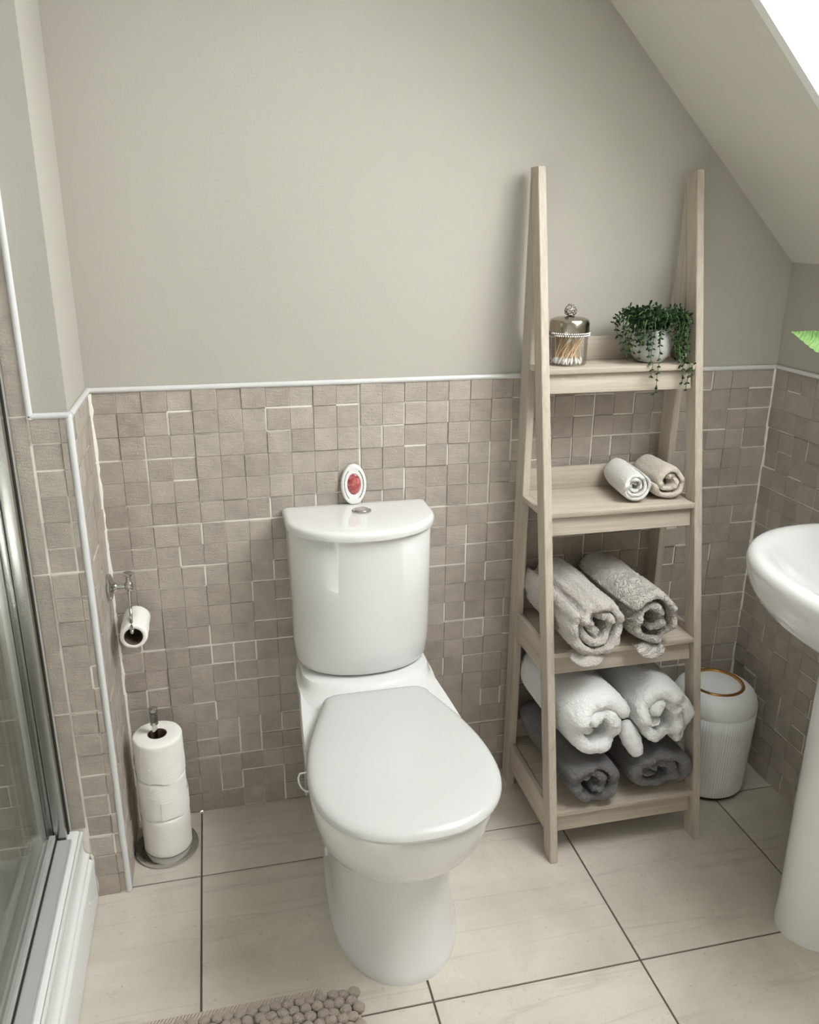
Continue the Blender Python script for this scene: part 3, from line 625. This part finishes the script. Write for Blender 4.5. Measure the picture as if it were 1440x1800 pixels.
MB().lathe((BX, BYY, 0), [(.084, 0), (.088, .002), (.0895, .013)], 64).obj('foot_ring', 'seal_shade_black', bn)

# ------------------------------------------------------------------ toilet paper
SX, SY = .0765, -.118
sd_ = thing('roll_stand', 'chrome toilet roll stand with a round base by the pier', 'toilet roll stand', (SX, SY, 0))
MB().lathe((SX, SY, 0), [(.066, 0), (.0705, .001), (.0715, .006), (.070, .011), (.064, .0135), (.03, .014)], 72).obj('base', 'chrome', sd_)
pole = MB().lathe((SX, SY, 0), [(.0062, .012), (.0062, .338)], 20).obj('pole', 'chrome', sd_)
mb = MB()
for i in range(7):
    for k in range(14):
        a = 2*math.pi*(k+.5*(i % 2))/14; mb.sphere((SX+.0082*math.cos(a), SY+.0082*math.sin(a), .341+.0037*i), .0018, 5, 4)
mb.lathe((SX, SY, 0), [(.0078, .337), (.0078, .367)], 18); mb.obj('jewelled_grip', 'diamante', sd_, smooth=0, kind='stuff')
MB().lathe((SX, SY, 0), [(.0090, .3665), (.0098, .369), (.0098, .372), (.007, .374)], 24).obj('pole_cap', 'chrome', sd_)
MB().lathe((SX, SY, 0), [(.0088, .333), (.0088, .3365), (.0078, .338)], 24).obj('collar', 'chrome', sd_)
def roll(name, label, c, ro, ri, h, axis='Z', seed=0, group=None, flap=None):
    o = thing(name, label, 'toilet roll', c, group); R = random.Random(seed); so = Vector((seed*3.1, 1, 2))
    def ring(r_, hh, w=0):
        q = []
        for k in range(72):
            a = 2*math.pi*k/72; rr = r_+w*mnoise.noise(so+Vector((math.cos(a)*2, math.sin(a)*2, hh*40))); x, y = rr*math.cos(a), rr*math.sin(a)
            q.append(Vector(c)+(Vector((x, y, hh)) if axis == 'Z' else Vector((x, -hh, y))))
        return q
    mb = MB(); w = .0012
    mb.loft([ring(ri, .001), ring(ri, h-.0005), ring(ri+.002, h, 0), ring(ro-.005, h+.0004, w), ring(ro-.0012, h-.0015, w), ring(ro, h-.005, w)]+[ring(ro, h*(1-q/8), w*1.3) for q in range(1, 8)]+[ring(ro, .004, w), ring(ro-.0015, .0005, w), ring(ri+.002, .0), ring(ri, .001)], False, False)
    mb.obj('paper', 'tissue', o, smooth=50)
    MB().loft([ring(ri-.0002, .0006), ring(ri-.0002, h-.0008), ring(ri-.0014, h-.0008), ring(ri-.0014, .0006), ring(ri-.0002, .0006)], False, False).obj('core', 'cardboard', o, smooth=50)
    if flap:
        a0, a1, z0, z1 = flap; vs = []; n = 12
        for i in range(n+1):
            a = a0+(a1-a0)*i/n; rr = ro+.0012+.0016*(i/n)
            for zz in (z0+.004*math.sin(i*.7), z1): vs.append(Vector(c)+Vector((rr*math.cos(a), rr*math.sin(a), zz)))
            for zz in (z1, z0+.004*math.sin(i*.7)): vs.append(Vector(c)+Vector(((rr-.0006)*math.cos(a), (rr-.0006)*math.sin(a), zz)))
        MB().loft([vs[i*4:i*4+4] for i in range(n+1)]).obj('loose_sheet', 'tissue', o)
    return o
GP = 'toilet rolls stacked on the stand'
zz = .0145
for k, (nm, dx, fl) in enumerate((('bottom', 0, None), ('middle', -.001, (-1.6, .25, .002, .05)), ('top', .0, (-2.0, -.6, .001, .04)))):
    roll('toilet_roll', {'bottom': 'white toilet roll at the bottom of the stack, resting on the round chrome base', 'middle': 'white toilet roll in the middle of the stack on the stand', 'top': 'white toilet roll at the top of the stack on the stand, pole showing'}[nm], (SX+.004+dx, SY-.001, zz), .0535, .021, .0975, 'Z', k+1, GP, fl); zz += .0983
# holder on the pier wall
hd = thing('paper_holder', 'chrome toilet paper holder on the narrow tiled pier wall', 'paper holder', (0.006, -.074, .648))
HX, HY, HZ = .0065, -.074, .648
MB().lathe((HX, HY, HZ), [(.0275, 0), (.0290, .003), (.0285, .0075), (.024, .0105), (.013, .0135), (.0095, .0175), (.0085, .020)], 48, axis='X').obj('rose', 'chrome', hd)
MB().lathe((HX, HY, HZ), [(.0052, .014), (.0052, .042)], 24, axis='X').obj('arm', 'chrome', hd)
ax_ = HX+.0445
MB().lathe((ax_, HY, HZ), [(.004, -.011), (.0078, -.009), (.0100, -.004), (.0102, .001), (.0085, .007), (.0055, .0105), (.0050, .014), (.0056, .018), (.0085, .0235), (.0118, .0265), (.0122, .0285), (.009, .0305), (.003, .031)], 32).obj('finial', 'chrome', hd)
HZ -= .010
hook = [(ax_, HY-.002, HZ+.004), (ax_-.001, HY-.005, HZ-.020), (ax_-.001, HY-.012, HZ-.040), (ax_, HY-.026, HZ-.054), (ax_+.002, HY-.048, HZ-.060), (ax_+.004, HY-.063, HZ-.0635), (ax_+.004, HY-.068, HZ-.067), (ax_+.004, HY-.062, HZ-.0705), (ax_+.004, HY-.01, HZ-.0705), (ax_+.004, HY+.045, HZ-.0705)]
hk = []
for i in range(len(hook)-1):
    for q in range(4): hk.append(Vector(hook[i]).lerp(Vector(hook[i+1]), q/4))
hk.append(Vector(hook[-1]))
for _ in range(2): hk = [hk[0]]+[(hk[i-1]+hk[i]*2+hk[i+1])/4 for i in range(1, len(hk)-1)]+[hk[-1]]
MB().tube(hk, .0036, 12).obj('hook', 'chrome', hd)
roll('toilet_roll', 'nearly used toilet roll hanging on the chrome wall holder', (ax_+.004, HY+.045, HZ-.0705-.0145), .0285, .0195, .098, 'Y', 9)

# ------------------------------------------------------------------ shower
YE = -1.62
tr = thing('shower_tray', 'white raised shower tray with a stepped front panel at the left', 'shower tray', (-.5, -.9, 0))
def extr(prof, y0, y1): return MB().loft([[Vector((x, y, z)) for x, z in prof] for y in (y0, y1)])
y0 = -D-.0075
extr([(-.082, .02), (-.0805, .165), (-.082, .1745), (-.086, .177), (-.163, .177), (-.1675, .1765), (-.1715, .172), (-.178, .140), (-.19, .128), (-.5, .122), (-.95, .128), (-.95, .02)], y0, YE).obj('tray', 'acrylic', tr)
pn = extr([(-.0830, .003), (-.0830, .168), (-.0800, .1735), (-.0765, .1735), (-.0750, .170), (-.0755, .166), (-.0785, .161), (-.0785, .124), (-.0740, .117), (-.0695, .115), (-.0680, .111), (-.0700, .106), (-.0700, .101), (-.0640, .0975), (-.0625, .094), (-.0625, .003)], y0, YE).obj('riser_panel', 'acrylic', tr)
MB().lathe((-.0625, -.335, .068), [(.0042, -.001), (.0042, .0015), (.002, .0028)], 16, axis='X').obj('screw_cap', 'white_plastic', pn)
bl = MB().tube([(-.066, y0+.003, .11), (-.0625, y0+.003, .098), (-.061, y0+.003, .07), (-.0605, y0+.003, .03), (-.0605, y0+.003, .003)], [.003, .0035, .0028, .0032, .0025], 8).obj('sealant_bead', 'sealant', tr)
en = thing('shower_enclosure', 'chrome framed glass shower enclosure along the left edge', 'shower enclosure', (-.12, -.5, .177))
yw = -D-.0068
def prism(nm, x0_, x1_, ya, yb, z0_, z1_, mat, b=.0012, par=en): return MB().box((x0_, ya, z0_), (x1_, yb, z1_), b).obj(nm, mat, par)
ZT = 1.95
prism('wall_profile', -.1235, -.1015, yw-.030, yw, .178, ZT, 'post_chrome')
prism('wall_profile', -.1385, -.1265, yw-.024, yw, .178, ZT, 'post_chrome')
prism('door_stile', -.1660, -.1415, yw-.016, yw, .178, ZT, 'satin_metal')
lab(prism('seal_shade_strip', -.1265, -.1235, yw-.026, yw, .178, ZT, 'seal_shade_black', 0), 'black seal'); lab(prism('seal_shade_strip', -.1415, -.1385, yw-.020, yw, .178, ZT, 'seal_shade_black', 0), 'black seal'); lab(prism('seal_shade_strip', -.1015, -.0998, yw-.010, yw, .178, ZT, 'seal_shade_black', 0), 'black seal')  # outermost strip paints the post's edge shadow in black
ye = yw-.034
prism('bottom_rail', -.1600, -.1440, ye, YE+.02, .1775, .190, 'satin_metal')
prism('bottom_rail', -.1425, -.1345, ye, YE+.02, .1775, .190, 'rail_silver')
prism('bottom_rail', -.1310, -.1215, ye, YE+.02, .1775, .198, 'rail_silver')
prism('bottom_rail', -.1185, -.0920, ye, YE+.02, .1775, .1835, 'rail_silver')
lab(prism('seal_shade_strip', -.1345, -.1310, ye, YE+.02, .1775, .186, 'seal_shade_black', 0), 'black seal'); lab(prism('seal_shade_strip', -.1215, -.1185, ye, YE+.02, .1775, .188, 'seal_shade_black', 0), 'black seal')
prism('glass_panel', -.1285, -.1235, YE+.05, ye-.002, .2035, ZT, 'shower_glass', 0)
prism('glass_panel', -.1555, -.1505, YE+.02, ye-.002, .1965, ZT, 'shower_glass', 0)
prism('top_rail', -.1600, -.1015, YE+.02, ye, ZT-.002, ZT+.04, 'chrome')

# ------------------------------------------------------------------ bobble bath mat
mt = thing('bath_mat', 'beige bobble bath mat on the floor at the bottom edge', 'bath mat', (.1, -.8, 0))
MX0, MX1, MY0, MY1 = -.045, .446, -.603, -1.05
MB().box((MX0, MY1, .0008), (MX1-.006, MY0-.004, .007), .002).obj('backing', 'woven_band', mt)
lab(MB().box((MX0, MY0-.006, .0008), (MX1-.07, MY0+.018, .0095), .003).obj('woven_hem', 'woven_band', mt), 'flat woven hem')
R = random.Random(4); sp = .0205; bmesh_ = []
for q in range(6):
    m = MB(); so = Vector((q*7., 2, 1)); n, mm = 12, 8; rings = []
    for i in range(mm+1):
        a = math.pi*i/mm; ring = []
        for k in range(n):
            b = 2*math.pi*k/n; d = Vector((math.sin(a)*math.cos(b), math.sin(a)*math.sin(b), -math.cos(a))); rr = 1+.14*mnoise.noise(so+d*1.8)
            ring.append(Vector((d.x*.0122*rr, d.y*.0102*rr, d.z*.0098*rr)))
        rings.append(ring)
    bmesh_.append(m.loft(rings))
cells = []
row = 0; y = MY0-.009
while y > MY1+.008:
    x = MX1-.011-(sp*.5 if row % 2 else 0)
    while x > MX0+.01: cells.append((x+R.uniform(-.002, .002), y+R.uniform(-.0015, .0015))); x -= sp*R.uniform(.96, 1.1)
    y -= .0172; row += 1
bob = []
for q in range(6):
    o = bmesh_[q].obj('bobble', 'chenille', None); o.parent = mt; bob.append(o); o.location = (99, 0, 0)
mb = MB(); used = set(); cnt = 0
for i, (x, y) in enumerate(cells):
    px, py, z = project((x, y, .015)); q = R.randrange(6); L = Vector((x, y, .0135+R.uniform(-.001, .002))); rz = R.uniform(-.5, .5)
    if py < 1830 and cnt < 290:
        o = bob[q] if q not in used else bob[q].copy()
        if q in used: COL.objects.link(o)
        used.add(q); o.location = L-mt.location; o.rotation_euler = (0, 0, rz); cnt += 1
    else:
        M = Matrix.Rotation(rz, 3, 'Z'); mb.add([M @ v+L for v in bmesh_[q].v], bmesh_[q].f)
mb.obj('bobbles', 'chenille', mt, kind='stuff', recalc=False)
